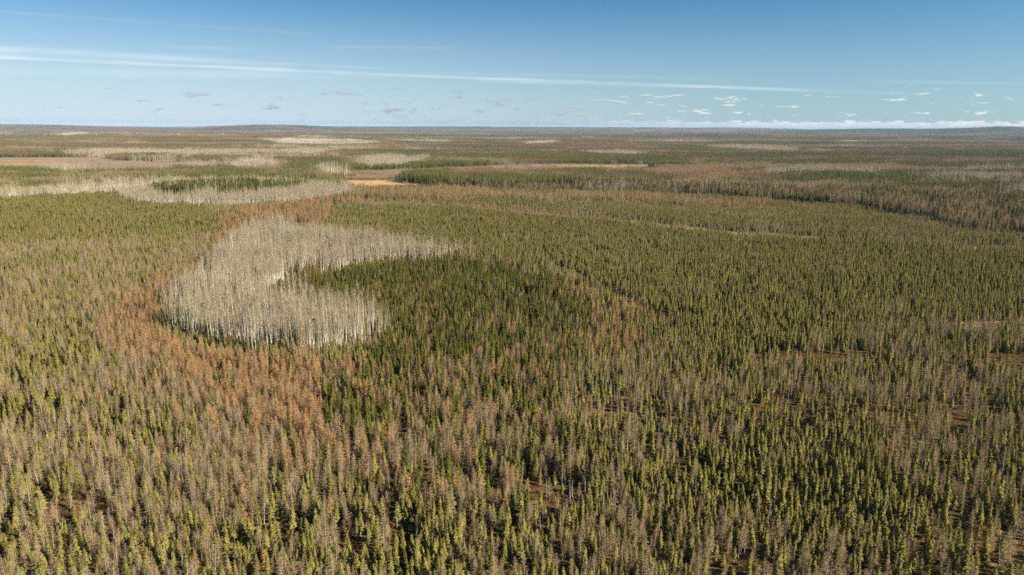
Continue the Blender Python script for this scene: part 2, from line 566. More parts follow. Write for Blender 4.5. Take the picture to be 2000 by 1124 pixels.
def aspen(rng, h, rmax, cb, lod=0):
    """leafless aspen: long pale pole, fine upswept crown"""
    line = bend(h, rng, 0.8)
    tr = trunk(h * 0.93, 0.045 + h * 0.0056, line, rng, 6 if lod == 0 else 4, 6 if lod == 0 else 2)
    c = TriSoup()
    n = (42, 20, 8)[lod]
    wk = (1, 1.25, 2.4)[lod]
    for i in range(n):
        t = (i + rng.random()) / n
        z = h * (cb + (0.95 - cb) * t)
        R = rmax * (0.35 + 0.65 * math.sin(math.pi * min(1, 0.25 + 0.7 * t))) * rng.uniform(0.6, 1.15)
        a = rng.uniform(0, 6.28)
        lx, ly = line(z)
        rise = R * rng.uniform(0.9, 1.9)
        tip = (lx + math.cos(a) * R, ly + math.sin(a) * R, min(z + rise, h * 1.03))
        c.sliver((lx, ly, z), tip, 0.06 * wk, rng)
        for _ in range(7 if lod < 2 else 3):
            u = rng.uniform(0.25, 1.0)
            p = tuple(p0 + (q0 - p0) * u for p0, q0 in zip((lx, ly, z), tip))
            b = rng.uniform(0, 6.28)
            l2 = rng.uniform(0.35, 0.85)
            c.sliver(p, (p[0] + math.cos(b) * l2 * 0.6, p[1] + math.sin(b) * l2 * 0.6, p[2] + l2 * rng.uniform(0.2, 1.0)), 0.036 * wk, rng)
    return tr, c, TriSoup()


def snag(rng, h, lod=0, n=26):
    line = bend(h, rng, 0.5)
    tr = trunk(h, 0.05 + h * 0.011, line, rng, 6 if lod == 0 else 4, 5 if lod == 0 else 1)
    c = TriSoup()
    for _ in range(n):
        z = rng.uniform(0.3, 0.97) * h
        a = rng.uniform(0, 6.28)
        L = rng.uniform(0.25, 1.0) * (1.25 - z / h)
        lx, ly = line(z)
        tip = (lx + L * math.cos(a), ly + L * math.sin(a), z + rng.uniform(-0.35, 0.15) * L)
        c.sliver((lx, ly, z), tip, 0.07, rng)
        for _ in range(2):
            u = rng.uniform(.4, 1)
            p = (lx + (tip[0] - lx) * u, ly + (tip[1] - ly) * u, z + (tip[2] - z) * u)
            c.sliver(p, (p[0] + rng.uniform(-.3, .3), p[1] + rng.uniform(-.3, .3), p[2] + rng.uniform(-.25, .15)), 0.045, rng)
    return tr, c, TriSoup()


def shrub(rng, h, r, n=170):
    """rounded bog shrub: several stems and a dome of small leaves"""
    tr = TriSoup()
    for _ in range(5):
        a = rng.uniform(0, 6.28)
        k = rng.uniform(0.2, 0.6) * r
        tr.stem([(0.05 * math.cos(a), 0.05 * math.sin(a), -0.1), (k * math.cos(a), k * math.sin(a), h * 0.7)], [0.03, 0.012], 4)
    c = TriSoup()
    for _ in range(n):
        a = rng.uniform(0, 6.28)
        e = math.asin(rng.uniform(0.0, 1.0))
        q = rng.uniform(0.55, 1.08)
        p = (r * q * math.cos(e) * math.cos(a), r * q * math.cos(e) * math.sin(a), h * 0.25 + h * 0.75 * q * math.sin(e))
        s_ = rng.uniform(0.14, 0.28)
        v = [(p[0] + rng.uniform(-s_, s_), p[1] + rng.uniform(-s_, s_), p[2] + rng.uniform(-s_, s_)) for _ in range(3)]
        c.tri(*v)
    return tr, c, TriSoup()


# kind: (builder for variant i and level of detail, crown material, trunk material)
def _mk(kind, i, lod, rng):
    if kind == 'spruce':
        h, rm, cb, pw, club = [(7.4, 1.25, 0.20, 0.90, 0.0), (6.8, 1.10, 0.30, 0.82, 0.12), (8.4, 1.40, 0.18, 0.98, 0.0), (5.0, 1.10, 0.06, 0.95, 0.0), (7.8, 0.95, 0.36, 0.75, 0.08), (6.0, 1.30, 0.14, 0.85, 0.0), (8.8, 1.05, 0.26, 0.88, 0.16)][i % 7]
        return conifer(rng, h, rm, cb, pw, lod, club, 0.35, 0.30)
    if kind == 'fir':
        h, rm, cb, pw = [(9.8, 1.55, 0.06, 0.95), (11.0, 1.65, 0.08, 1.0), (8.4, 1.45, 0.05, 0.92), (10.4, 1.28, 0.10, 0.88)][i % 4]
        return conifer(rng, h, rm, cb, pw, lod, 0.0, 0.30, 0.33, 0.2)
    if kind == 'tam':
        h, rm, cb, pw = [(9.2, 1.55, 0.18, 0.82), (10.0, 1.38, 0.24, 0.75), (8.2, 1.70, 0.15, 0.85), (10.8, 1.95, 0.16, 0.92), (7.2, 1.15, 0.24, 0.70)][i % 5]
        return larch(rng, h, rm, cb, pw, lod, 0.050, 6)
    if kind == 'gold':
        h, rm, cb, pw = [(9.0, 1.40, 0.12, 0.85), (8.3, 1.22, 0.15, 0.80), (10.0, 1.60, 0.10, 0.90), (7.4, 1.12, 0.12, 0.80)][i % 4]
        return larch(rng, h, rm, cb, pw, lod, 0.092, 8)
    if kind == 'aspen':
        h, rm, cb = [(14.5, 1.4, 0.42), (15.5, 1.25, 0.48), (13.6, 1.6, 0.38), (15.0, 1.05, 0.52)][i % 4]
        return aspen(rng, h, rm, cb, lod)
    if kind == 'hard':
        h, rm, cb = [(9.0, 2.1, 0.30), (8.0, 1.9, 0.25), (10.0, 2.0, 0.35)][i % 3]
        return aspen(rng, h, rm, cb, lod)
    if kind == 'snag':
        h, n = [(8.5, 34), (7.0, 12), (10.0, 50), (6.0, 20)][i % 4]
        return snag(rng, h, lod, n if lod == 0 else n // 2)
    if kind == 'shrub':
        h, r = [(1.5, 1.0), (1.1, 1.3), (1.9, 0.9)][i % 3]
        return shrub(rng, h, r)


KINDS = {  # variants, trunk material, crown material
    'spruce': (7, 'bark', 'spruce'), 'fir': (4, 'bark', 'fir'), 'tam': (5, 'bark', 'tam'), 'gold': (4, 'bark', 'gold'),
    'aspen': (4, 'aspen_bark', 'aspen'), 'hard': (3, 'bark', 'hard'), 'snag': (4, 'snag_bark', 'snag'), 'shrub': (3, 'bark', 'shrub')}
PLAIN = {'spruce': 'black_spruce', 'fir': 'white_spruce', 'tam': 'bare_tamarack', 'gold': 'golden_tamarack', 'aspen': 'aspen', 'hard': 'bare_hardwood', 'snag': 'dead_snag', 'shrub': 'bog_shrub'}

PARTS = {}       # (kind, variant) -> meshes of trunk, crown, lower branches
PROTO = {}       # kind -> collection of one-mesh trees, tree clumps and wood patches, for the mass


def one_mesh(name, tr, cr, low, mt, mc):
    a = TriSoup()
    a.merge(tr)
    n0 = len(a.F)
    a.merge(low)
    n1 = len(a.F)
    a.merge(cr)
    return mesh_from(name, a.V, a.F, [M[mt], M['snag'], M[mc]], [0] * n0 + [1] * (n1 - n0) + [2] * (len(a.F) - n1))


def build_prototypes():
    rng = random.Random(11)
    for kind, (nv, mt, mc) in KINDS.items():
        coll = bpy.data.collections.new(PLAIN[kind] + '_shapes')
        PROTO[kind] = coll
        nm = 0

        def keep(me):
            nonlocal nm
            o = bpy.data.objects.new('%s_shape_%02d' % (PLAIN[kind], nm), me)
            coll.objects.link(o)
            nm += 1
        for i in range(nv):
            tr, cr, low = _mk(kind, i, 0, rng)
            PARTS[kind, i] = (mesh_from(PLAIN[kind] + '_trunk', tr.V, tr.F, [M[mt]]), mesh_from(PLAIN[kind] + '_crown', cr.V, cr.F, [M[mc]]),
                              mesh_from(PLAIN[kind] + '_dead_branches', low.V, low.F, [M['snag']]) if low.V else None)
            keep(one_mesh(PLAIN[kind], tr, cr, low, mt, mc))
        if kind == 'shrub':
            continue
        for rad, cnt, lod, nvar in ((9.5, 15, 1, 4), (42.0, 85, 2, 3), (130.0, 300, 2, 2)):
            for v in range(nvar):
                T, C = TriSoup(), TriSoup()
                shapes = [_mk(kind, i, lod, rng) for i in range(nv)]
                k_far = 1.0 if rad < 100 else 1.6
                for j in range(cnt):
                    a = rng.uniform(0, 6.28)
                    r = rad * math.sqrt((j + 0.5) / cnt) * rng.uniform(0.9, 1.1)
                    a = j * 2.39996 + rng.uniform(-0.4, 0.4)
                    s = shapes[rng.randrange(nv)]
                    k = rng.uniform(0.75, 1.15) * k_far
                    rot = rng.uniform(0, 6.28)
                    if lod < 2 or kind in ('aspen', 'snag'):
                        T.merge(s[0], r * math.cos(a), r * math.sin(a), rot, k)
                    C.merge(s[1], r * math.cos(a), r * math.sin(a), rot, k)
                keep(one_mesh(PLAIN[kind] + '_clump', T, C, TriSoup(), mt, mc))


build_prototypes()
# index ranges inside each collection: trees 0..nv-1, then 4 clumps, 3 patches, 2 wide patches

# ------------------------------------------------------------------ ground
def build_ground():
    az = np.concatenate([np.arange(-46, 46.01, 0.25), np.arange(49, 313, 3.0)])
    az = np.radians(az)
    rad = np.concatenate([[8.0, 40, 80], np.geomspace(120, 46000, 250)])
    A, R = np.meshgrid(az, rad)
    X, Y = R * np.sin(A), R * np.cos(A)
    Z = terrain(X, Y)
    n, k = len(az), len(rad)
    V = np.stack([X, Y, Z], -1).reshape(-1, 3)
    V = np.vstack([V, [[0, 0, 0]]])
    F = []
    for i in range(k - 1):
        for j in range(n):
            j2 = (j + 1) % n
            F.append((i * n + j, (i + 1) * n + j, (i + 1) * n + j2, i * n + j2)[::-1])
    c = len(V) - 1
    for j in range(n):
        F.append((c, j, (j + 1) % n)[::-1])
    me = mesh_from('ground', V, F, [M['ground']])
    me.polygons.foreach_set('use_smooth', np.ones(len(me.polygons), dtype=bool))
    o = bpy.data.objects.new('ground', me)
    COL.objects.link(o)
    o['kind'] = 'structure'
    return o


build_ground()


def poly_world(pts, z=0.0):
    return np.array([at(p[0], p[1], p[2] if len(p) > 2 else z) for p in pts])


def inside(P, x, y):
    r = np.zeros(len(x), bool)
    x0, y0 = P[-1]
    for x1, y1 in P:
        if y0 != y1:
            c = ((y1 > y) != (y0 > y)) & (x < (x0 - x1) * (y - y1) / (y0 - y1) + x1)
            r ^= c
        x0, y0 = x1, y1
    return r


def sheet(name, pts, mat, lift, n=10):
    """an open meadow: a thin uneven-edged sheet on the bog floor"""
    P = poly_world(pts)
    rng = random.Random(len(name) + len(pts))
    ring = []
    for i in range(len(P)):
        a, b = P[i], P[(i + 1) % len(P)]
        L = np.hypot(*(b - a))
        for k in range(n):
            t = k / n
            q = a + (b - a) * t
            ring.append((q[0] + rng.uniform(-1, 1) * L * 0.03, q[1] + rng.uniform(-1, 1) * L * 0.05))
    cx, cy = P.mean(0)
    V = [(cx, cy)] + [(cx + (x - cx) * .5, cy + (y - cy) * .5) for x, y in ring] + ring
    z = terrain([v[0] for v in V], [v[1] for v in V]) + lift
    V = [(x, y, zz) for (x, y), zz in zip(V, z)]
    m = len(ring)
    F = []
    for i in range(m):
        j = (i + 1) % m
        F.append((0, 1 + i, 1 + j))
        F.append((1 + i, 1 + m + i, 1 + m + j, 1 + j))
    o = bpy.data.objects.new(name, mesh_from(name, V, F, [M[mat]]))
    COL.objects.link(o)
    o['kind'] = 'structure'
    return o


SEDGE = [(655, 354), (690, 352), (745, 352), (800, 350), (806, 356), (825, 359), (862, 360), (862, 366), (800, 371), (735, 373), (690, 370), (655, 362)]
BOG_W = [(-120, 309), (60, 307), (210, 308), (225, 314), (330, 316), (430, 318), (440, 324), (360, 334), (300, 340), (200, 341), (90, 337), (-120, 336)]
BOG_M = [(640, 339), (700, 333), (850, 328), (980, 322), (1100, 320), (1280, 322), (1300, 335), (1120, 338), (960, 340), (860, 341), (760, 346), (690, 348)]
FIELD = [(1615, 277.5), (1655, 275), (1700, 274), (1730, 275.5), (1700, 277.5), (1650, 279)]
sheet('sedge_meadow', SEDGE, 'meadow', 0.06)
sheet('bog_meadow', BOG_W, 'bogmeadow', 0.06)
sheet('bog_meadow', BOG_M, 'brownmeadow', 0.06)
sheet('bog_meadow', [(1810, 636), (1900, 628), (2200, 618), (2200, 640), (1950, 648), (1850, 646)], 'bogmeadow', 0.05)
sheet('bog_meadow', [(1290, 440), (1400, 444), (1520, 454), (1700, 463), (1690, 469), (1500, 461), (1380, 453), (1290, 447)], 'brownmeadow', 0.05)
sheet('straw_bog', [(890, 372), (1250, 380), (1600, 390), (1750, 405), (1790, 424), (1500, 431), (1250, 412), (1000, 392)], 'straw', 0.045)
sheet('straw_bog', [(690, 396), (880, 398), (1100, 417), (1400, 447), (1700, 468), (2250, 490), (2250, 502), (1700, 479), (1400, 458), (1100, 430), (880, 411)], 'straw', 0.065)
sheet('hay_field', FIELD, 'field', 0.8)

# ------------------------------------------------------------------ what grows where
# every zone: outline in picture points (turned into ground outlines), crown height used for that, density per m2, size, shares of the kinds
ZONES = [
    # --- middle distance
    ('yellow_spruce', [(880, 362), (1250, 372), (1600, 384), (1760, 400), (1800, 420), (1500, 425), (1250, 405), (1000, 385), (860, 378)], 4, .15, .50, dict(spruce=.84, tam=.12, gold=.04)),
    ('small_spruce', [(-250, 385), (60, 372), (200, 370), (330, 396), (420, 412), (440, 440), (400, 458), (200, 470), (-250, 492)], 4, .175, .78, dict(spruce=.94, tam=.05, fir=.01)),
    ('small_spruce', [(620, 400), (800, 388), (1000, 386), (1100, 412), (1400, 440), (1700, 455), (2300, 480), (2300, 612), (1900, 620), (1650, 636), (1500, 680), (1350, 690), (1200, 640), (1080, 540), (960, 500), (880, 475), (700, 440), (610, 432)], 5, .22, .74, dict(spruce=.92, tam=.06, snag=.02)),
    ('tan_strip', [(700, 388), (880, 392), (1100, 411), (1400, 440), (1700, 461), (2250, 482), (2250, 496), (1700, 472), (1400, 451), (1100, 423), (880, 404), (690, 400)], 4, .06, .68, dict(tam=.55, spruce=.35, gold=.10)),
    ('tan_strip', [(1000, 376), (1250, 378), (1500, 394), (1460, 402), (1250, 392), (1000, 388)], 4, .09, .9, dict(tam=.5, spruce=.3, gold=.2)),
    # --- foreground
    ('left_mix', [(-350, 478), (200, 470), (400, 458), (440, 440), (455, 470), (420, 500), (330, 530), (210, 610), (200, 670), (290, 710), (420, 770), (520, 840), (640, 910), (760, 1010), (800, 1400), (-500, 1400)], 5, .22, .75, dict(tam=.44, spruce=.50, snag=.03, gold=.03)),
    ('grey_mix', [(1040, 680), (1200, 650), (1350, 696), (1500, 690), (1600, 690), (1750, 640), (2350, 612), (2350, 780), (1800, 770), (1500, 810), (1250, 870), (1100, 810)], 5, .16, .76, dict(spruce=.60, tam=.32, snag=.08)),
    ('corner_mix', [(1700, 770), (2350, 740), (2600, 1400), (1850, 1400), (1750, 1000)], 5, .14, .80, dict(spruce=.60, tam=.32, snag=.08)),
    ('centre_mix', [(520, 840), (640, 770), (900, 760), (1040, 700), (1110, 800), (1180, 900), (1050, 980), (900, 960), (700, 960), (600, 900)], 6, .20, .74, dict(tam=.34, gold=.17, fir=.22, spruce=.22, snag=.02, hard=.03)),
    ('gold_fade', [(200, 560), (180, 660), (250, 740), (380, 820), (520, 900), (700, 920), (880, 870), (980, 790), (960, 720), (760, 760), (520, 800), (330, 700), (240, 640), (260, 560)], 6, .21, .76, dict(gold=.20, tam=.52, spruce=.24, fir=.04)),
    ('gold_band', [(690, 378), (640, 384), (560, 394), (480, 408), (430, 425), (420, 470), (440, 480), (470, 450), (500, 434), (560, 432), (620, 440), (640, 420), (620, 405), (700, 392)], 6, .12, .95, dict(gold=.80, tam=.08, fir=.07, spruce=.05)),
    ('gold_band', [(440, 455), (400, 500), (330, 528), (290, 560), (225, 600), (200, 650), (230, 690), (310, 700), (420, 770), (520, 840), (640, 860), (760, 800), (900, 790), (960, 730), (900, 690), (760, 690), (620, 700), (480, 690), (380, 670), (310, 640), (310, 580), (350, 540), (410, 500), (450, 470)], 6,   .21, .78, dict(gold=.86, tam=.08, fir=.03, spruce=.03)),
    ('centre_mix', [(640, 730), (740, 700), (900, 670), (1080, 660), (1160, 640), (1110, 720), (1000, 770), (900, 800), (760, 820), (640, 840), (600, 800)], 6, .20, .74, dict(fir=.36, gold=.24, tam=.20, spruce=.17, hard=.03)),
    ('dark_wood', [(520, 560), (600, 536), (700, 524), (830, 502), (900, 494), (1000, 513), (1100, 546), (1155, 588), (1150, 630), (1080, 660), (1000, 672), (900, 685), (760, 720), (690, 730), (735, 690), (755, 640), (740, 600), (660, 585), (560, 570)], 5, .19, .70, dict(fir=.66, gold=.15, tam=.08, spruce=.07, hard=.04)),
    ('gold_edge', [(890, 494), (960, 505), (1060, 520), (1150, 560), (1240, 600), (1260, 650), (1200, 690), (1150, 660), (1150, 590), (1080, 545), (980, 515), (900, 505)], 6, .11, .85, dict(gold=.30, tam=.26, spruce=.36, fir=.08)),
    ('aspen_stand', [(425, 480, 12), (460, 450, 12), (500, 432, 12), (540, 425, 12), (600, 443, 12), (700, 453, 12), (800, 463, 12), (870, 478, 12), (905, 494, 8),
                     (895, 506, 2), (840, 511, 2), (760, 515, 2), (690, 524, 2), (620, 538, 2), (560, 550, 2), (522, 562, 2), (530, 568, 12), (600, 563, 12), (660, 577, 12), (720, 590, 12), (745, 610, 12),
                     (755, 648, 0), (705, 678, 0), (620, 699, 0), (550, 702, 0), (470, 684, 0), (400, 668, 0), (335, 640, 0), (318, 590, 8), (350, 550, 10), (400, 510, 10)], 11, .135, .95, dict(aspen=.93, fir=.045, gold=.015, hard=.01)),
    # --- bog openings: few trees
    ('opening', [(1075, 512), (1110, 520), (1180, 560), (1260, 600), (1330, 625), (1320, 640), (1240, 612), (1160, 575), (1090, 535)], 0, .03, .7, dict(spruce=.5, tam=.2, snag=.3)),
    ('opening', [(1290, 444), (1400, 448), (1520, 458), (1700, 468), (1690, 476), (1500, 468), (1380, 460), (1290, 453)], 0, .05, .6, dict(spruce=.5, tam=.4, snag=.1)),
    ('opening', [(1430, 488), (1442, 488), (1500, 540), (1594, 602), (1572, 604), (1480, 540)], 0, .07, .65, dict(spruce=.6, tam=.3, snag=.1)),
    ('opening', [(1250, 470), (1262, 470), (1330, 520), (1420, 590), (1402, 592), (1310, 520)], 0, .10, .65, dict(spruce=.7, tam=.2, snag=.1)),
    ('opening', [(1480, 690), (1700, 690), (1720, 712), (1560, 722), (1420, 716)], 0, .035, .7, dict(spruce=.5, snag=.3, tam=.2)),
    ('opening', [(1800, 632), (2200, 612), (2200, 648), (1900, 652)], 0, .05, .65, dict(spruce=.5, snag=.2, tam=.3)),
    ('opening', [(1700, 1055), (1790, 1025), (1860, 1015), (1870, 1035), (1800, 1065), (1710, 1078)], 0, .06, .7, dict(spruce=.6, tam=.2, snag=.2)),
    ('opening', [(1390, 1095), (1500, 1088), (1540, 1110), (1480, 1160), (1370, 1150)], 0, .06, .7, dict(spruce=.6, tam=.2, snag=.2)),
    ('opening', [(640, 1020), (760, 1000), (820, 1040), (800, 1080), (720, 1110), (600, 1090)], 0, .065, .8, dict(spruce=.4, tam=.5, snag=.1)),
    ('opening', [(1020, 960), (1100, 945), (1160, 975), (1110, 1010), (1040, 1000)], 0, .06, .8, dict(spruce=.6, tam=.2, snag=.2)),
    ('opening', [(90, 980), (190, 960), (240, 990), (190, 1035), (100, 1030)], 0, .075, .8, dict(spruce=.5, tam=.4, snag=.1)),
    ('opening', [(480, 1040), (560, 1020), (600, 1050), (560, 1085), (490, 1080)], 0, .065, .8, dict(spruce=.5, tam=.4, snag=.1)),
    ('opening', [(1850, 890), (1900, 860), (1900, 800), (1870, 800), (1845, 860)], 0, .02, .8, dict(spruce=.6, tam=.2, snag=.2)),
    ('opening', [(1440, 800), (1540, 770), (1560, 790), (1500, 830)], 0, .03, .8, dict(spruce=.5, tam=.3, snag=.2)),
    ('opening', [(1930, 700), (2080, 690), (2080, 740), (1960, 735)], 0, .02, .8, dict(spruce=.5, tam=.3, snag=.2)),
    ('clearing', [(988, 584), (1004, 576), (1020, 580), (1032, 576), (1046, 578), (1040, 594), (1016, 600), (992, 598)], 0, .0, 1, dict(fir=1)),
    ('opening', [(555, 545), (650, 535), (660, 545), (620, 556), (570, 556)], 0, .06, .75, dict(fir=.5, gold=.5)),
    # --- far
    ('far_dark', [(780, 352), (800, 336), (900, 336), (1060, 340), (1300, 346), (1500, 352), (1500, 366), (1200, 362), (1050, 358), (860, 358)], 8, .11, 1.45, dict(fir=.56, spruce=.10, tam=.24, hard=.10)),
    ('far_block', [(800, 338), (870, 334), (880, 356), (840, 361), (805, 357)], 8, .13, 1.65, dict(fir=.95, spruce=.05)),
    ('far_gold', [(620, 368), (760, 368), (900, 366), (1000, 380), (900, 390), (700, 384), (600, 388)], 6, .11, 1.08, dict(gold=.32, tam=.32, spruce=.36)),
    ('aspen_far', [(-250, 372), (60, 366), (200, 349), (420, 344), (560, 349), (660, 360), (700, 370), (600, 384), (450, 394), (330, 392), (230, 380), (215, 368), (100, 374), (-250, 396)], 9, .13, 0.85, dict(aspen=.95, fir=.04, gold=.01)),
    ('far_island', [(300, 376), (330, 362), (430, 356), (520, 358), (600, 361), (570, 370), (520, 378), (470, 380), (440, 384), (400, 376), (350, 384)], 6, .14, 1.45, dict(fir=.96, aspen=.04)),
    ('far_purple', [(640, 344), (690, 344), (760, 343), (800, 346), (800, 350), (745, 352), (690, 352), (650, 352)], 3, .05, .5, dict(tam=.7, spruce=.3)),
    ('far_dark', [(-250, 338), (100, 336), (300, 337), (420, 326), (560, 324), (640, 336), (640, 348), (420, 346), (200, 350), (-250, 362)], 7, .11, 1.38, dict(spruce=.14, fir=.26, tam=.34, gold=.14, hard=.12)),
    ('far_dark', [(-250, 297), (100, 296), (300, 298), (480, 300), (660, 306), (660, 318), (440, 316), (330, 314), (220, 310), (-250, 308)], 8, .11, 1.45, dict(fir=.58, aspen=.14, hard=.28)),
    ('aspen_patch', [(440, 312), (500, 308), (556, 310), (550, 322), (480, 326), (430, 324)], 9, .12, 0.95, dict(aspen=.9, tam=.1)),
    ('aspen_patch', [(695, 320), (705, 308), (760, 303), (828, 308), (825, 316), (770, 320), (720, 324)], 9, .13, 1.05, dict(aspen=.97, fir=.03)),
    ('aspen_patch', [(530, 296), (590, 290), (640, 292), (630, 300), (560, 303)], 9, .12, 1.05, dict(aspen=.9, tam=.1)),
    ('aspen_patch', [(180, 293), (420, 294), (520, 294), (510, 299), (350, 301), (170, 299)], 9, .12, 1.05, dict(aspen=.8, tam=.2)),
    ('aspen_patch', [(510, 271), (620, 267), (720, 270), (700, 277), (640, 282), (540, 280)], 10, .12, 1.05, dict(aspen=.40, tam=.2, hard=.25, fir=.15)),
    ('aspen_patch', [(1130, 296), (1210, 294), (1262, 298), (1240, 304), (1190, 304)], 10, .12, 1.05, dict(aspen=.92, fir=.08)),
    ('aspen_patch', [(1375, 287), (1430, 282.5), (1500, 284), (1560, 290), (1550, 295), (1450, 292)], 10, .12, 1.05, dict(aspen=.85, tam=.15)),
    ('aspen_patch', [(1000, 279), (1050, 274), (1092, 274), (1085, 278), (1040, 280)], 10, .12, 1.05, dict(aspen=.9, tam=.1)),
    ('aspen_patch', [(740, 273), (850, 270), (900, 273), (860, 277)], 10, .12, 1.05, dict(aspen=.5, tam=.3, fir=.2)),
    ('far_dark', [(1560, 338), (1750, 340), (2250, 355), (2250, 392), (1980, 378), (1800, 362), (1600, 354), (1480, 346)], 8, .12, 1.52, dict(fir=.74, spruce=.12, tam=.08, aspen=.06)),
    ('far_birch', [(1700, 330), (1850, 334), (2250, 345), (2250, 366), (1900, 352), (1740, 342)], 8, .11, 1.12, dict(fir=.50, aspen=.16, gold=.12, tam=.22)),
    ('far_mix', [(1300, 352), (1600, 358), (1800, 366), (1980, 382), (2250, 398), (2250, 465), (1900, 440), (1800, 415), (1700, 395), (1500, 380), (1300, 368)], 7, .11, 1.30, dict(tam=.54, spruce=.14, fir=.20, gold=.05, hard=.07)),
    ('far_gold', [(1480, 322), (1700, 318), (1900, 322), (1900, 332), (1700, 328), (1500, 330)], 7, .11, 1.20, dict(gold=.22, tam=.50, spruce=.20, hard=.08)),
    ('far_dark', [(1300, 300), (1600, 299), (2250, 304), (2250, 311), (1600, 306), (1300, 307)], 8, .12, 1.40, dict(fir=.85, spruce=.05, hard=.10)),
    ('far_dark', [(1250, 277), (1500, 278), (1800, 280), (1800, 284.5), (1500, 282.5), (1250, 281)], 8, .12, 1.40, dict(fir=.85, hard=.15)),
    ('far_dark', [(1750, 318), (2250, 324), (2250, 331), (1800, 326)], 8, .12, 1.40, dict(fir=.85, hard=.15)),
    ('far_dark', [(600, 263), (1100, 265), (1500, 268), (1500, 270), (1100, 268), (600, 266)], 8, .12, 1.40, dict(fir=.85, hard=.15)),
    ('far_dark', [(-250, 279), (250, 281), (480, 283), (480, 288), (250, 287), (-250, 288)], 8, .12, 1.40, dict(fir=.62, hard=.38)),
    ('far_dark', [(820, 284), (1000, 285), (1120, 288), (1100, 293), (980, 291), (820, 290)], 8, .12, 1.35, dict(fir=.75, hard=.25)),
    ('far_rust', [(900, 316), (1200, 319), (1480, 324), (1480, 334), (1300, 336), (1120, 338), (1300, 328), (1000, 320)], 7, .11, 1.2, dict(tam=.62, hard=.2, gold=.18)),
    ('far_dark', [(860, 304), (1000, 298), (1200, 302), (1350, 312), (1350, 322), (1150, 318), (900, 316)], 8, .11, 1.45, dict(fir=.62, spruce=.08, tam=.18, hard=.12)),
]
NAMES = ['spruce', 'fir', 'tam', 'gold', 'aspen', 'snag', 'hard']
for _z in (('meadow', SEDGE), ('meadow', BOG_W), ('shrub_meadow', BOG_M), ('meadow', FIELD)):
    ZONES.append((_z[0], _z[1], 0, .0015 if _z[0] == 'meadow' else .05, .5, dict(spruce=.3, tam=.4, gold=.1, hard=.2)))
ZP = [poly_world(z[1], z[2]) for z in ZONES]


def survey(x, y, r):
    """density, size factor and kind shares at ground points"""
    n = len(x)
    d = np.hypot(x, y)
    far = smooth(d, 900, 1700)
    a = fbm(x, y, 75, 3, 1)
    b = fbm(x, y, 420, 3, 2)
    c = fbm(x, y, 240, 3, 5)
    e = fbm(x, y, 900, 3, 6)
    S = np.zeros((n, 7))
    # default wood near: spruce bog with tamarack; far: bands of everything
    S[:, 0] = .78 - far * (.66 + .08 * smooth(b, .42, .62))
    S[:, 2] = .14 + far * (.22 + .5 * smooth(b, .46, .6)) + .4 * (1 - far) * smooth(a, .55, .7)
    S[:, 5] = .05 * (1 - far)
    S[:, 1] = far * (.42 + 1.4 * smooth(c, .52, .66))
    S[:, 3] = far * .08 + far * .40 * smooth(fbm(x, y, 300, 3, 8), .56, .70)
    S[:, 6] = far * (.22 + .70 * smooth(d, 1500, 4500)) * (.5 + smooth(e, .4, .6))
    S[:, 4] = far * (.01 + 2.2 * smooth(fbm(x, y, 520, 4, 9), .68, .73))
    S[:, 4] *= 1 - .9 * smooth(d, 6000, 9000)
    S[:, 1] += .9 * smooth(d, 10000, 14500)
    dens = np.full(n, .23)
    size = .70 + .66 * far
    open_ = np.zeros(n, bool)
    wob = np.minimum(d * 0.018, 30)
    xx = x + (fbm(x, y, 38, 3, 21) - .5) * wob * 2 + r.normal(0, 1, n) * wob * .22
    yy = y + (fbm(x, y, 38, 3, 22) - .5) * wob * 2.5 + r.normal(0, 1, n) * wob * .35
    for (nm, _, _, de, sz, sh), P in zip(ZONES, ZP):
        k = inside(P, xx, yy)
        if not k.any():
            continue
        dens[k] = de
        size[k] = sz
        S[k] = 0
        for q, v in sh.items():
            S[k, NAMES.index(q)] = v
        open_[k] = nm in ('opening', 'clearing', 'meadow')
    # clumps and thin spots inside each wood, kinds drawn together in small groups
    g = fbm(x, y, 22, 2, 12)
    S[:, 2] *= .45 + 1.1 * smooth(g, .35, .65)
    S[:, 0] *= .6 + .8 * smooth(fbm(x, y, 26, 2, 14), .35, .65)
    S[:, 1] *= .5 + fbm(x, y, 35, 2, 15)
    S[:, 3] *= .5 + fbm(x, y, 30, 2, 16)
    dens = np.where(S[:, 4] > .6, dens * (.45 + 1.0 * smooth(fbm(x, y, 16, 2, 19), .3, .6)), dens)
    dens = dens * (.74 + .52 * smooth(fbm(x, y, 30, 3, 13), .32, .6))
    size = size * (.82 + .36 * fbm(x, y, 45, 2, 17))
    size = np.where(S[:, 4] > .6, size * (.72 + .56 * fbm(x, y, 14, 2, 18)), size)
    S /= S.sum(1, keepdims=True) + 1e-9
    return dens, size, S, open_


def grid(cell, r0, r1, seed, half=41.0):
    r = np.random.RandomState(seed)
    xm = r1 * math.sin(math.radians(half))
    gx, gy = np.meshgrid(np.arange(-xm, xm, cell), np.arange(r0 * math.cos(math.radians(half)) - cell, r1, cell))
    x = gx.ravel() + r.uniform(-.5, .5, gx.size) * cell
    y = gy.ravel() + r.uniform(-.5, .5, gx.size) * cell
    d = np.hypot(x, y)
    k = (d >= r0) & (d < r1) & (np.abs(np.arctan2(x, y)) < math.radians(half) + np.minimum(20 / d, .2))
    return x[k], y[k], r


R1, R2, R3, R4 = 1250.0, 4000.0, 13000.0, 30000.0
plants = {k: [] for k in KINDS}       # rows: x, y, z, rotation, lean x, lean y, scale, wide, index, crown seen


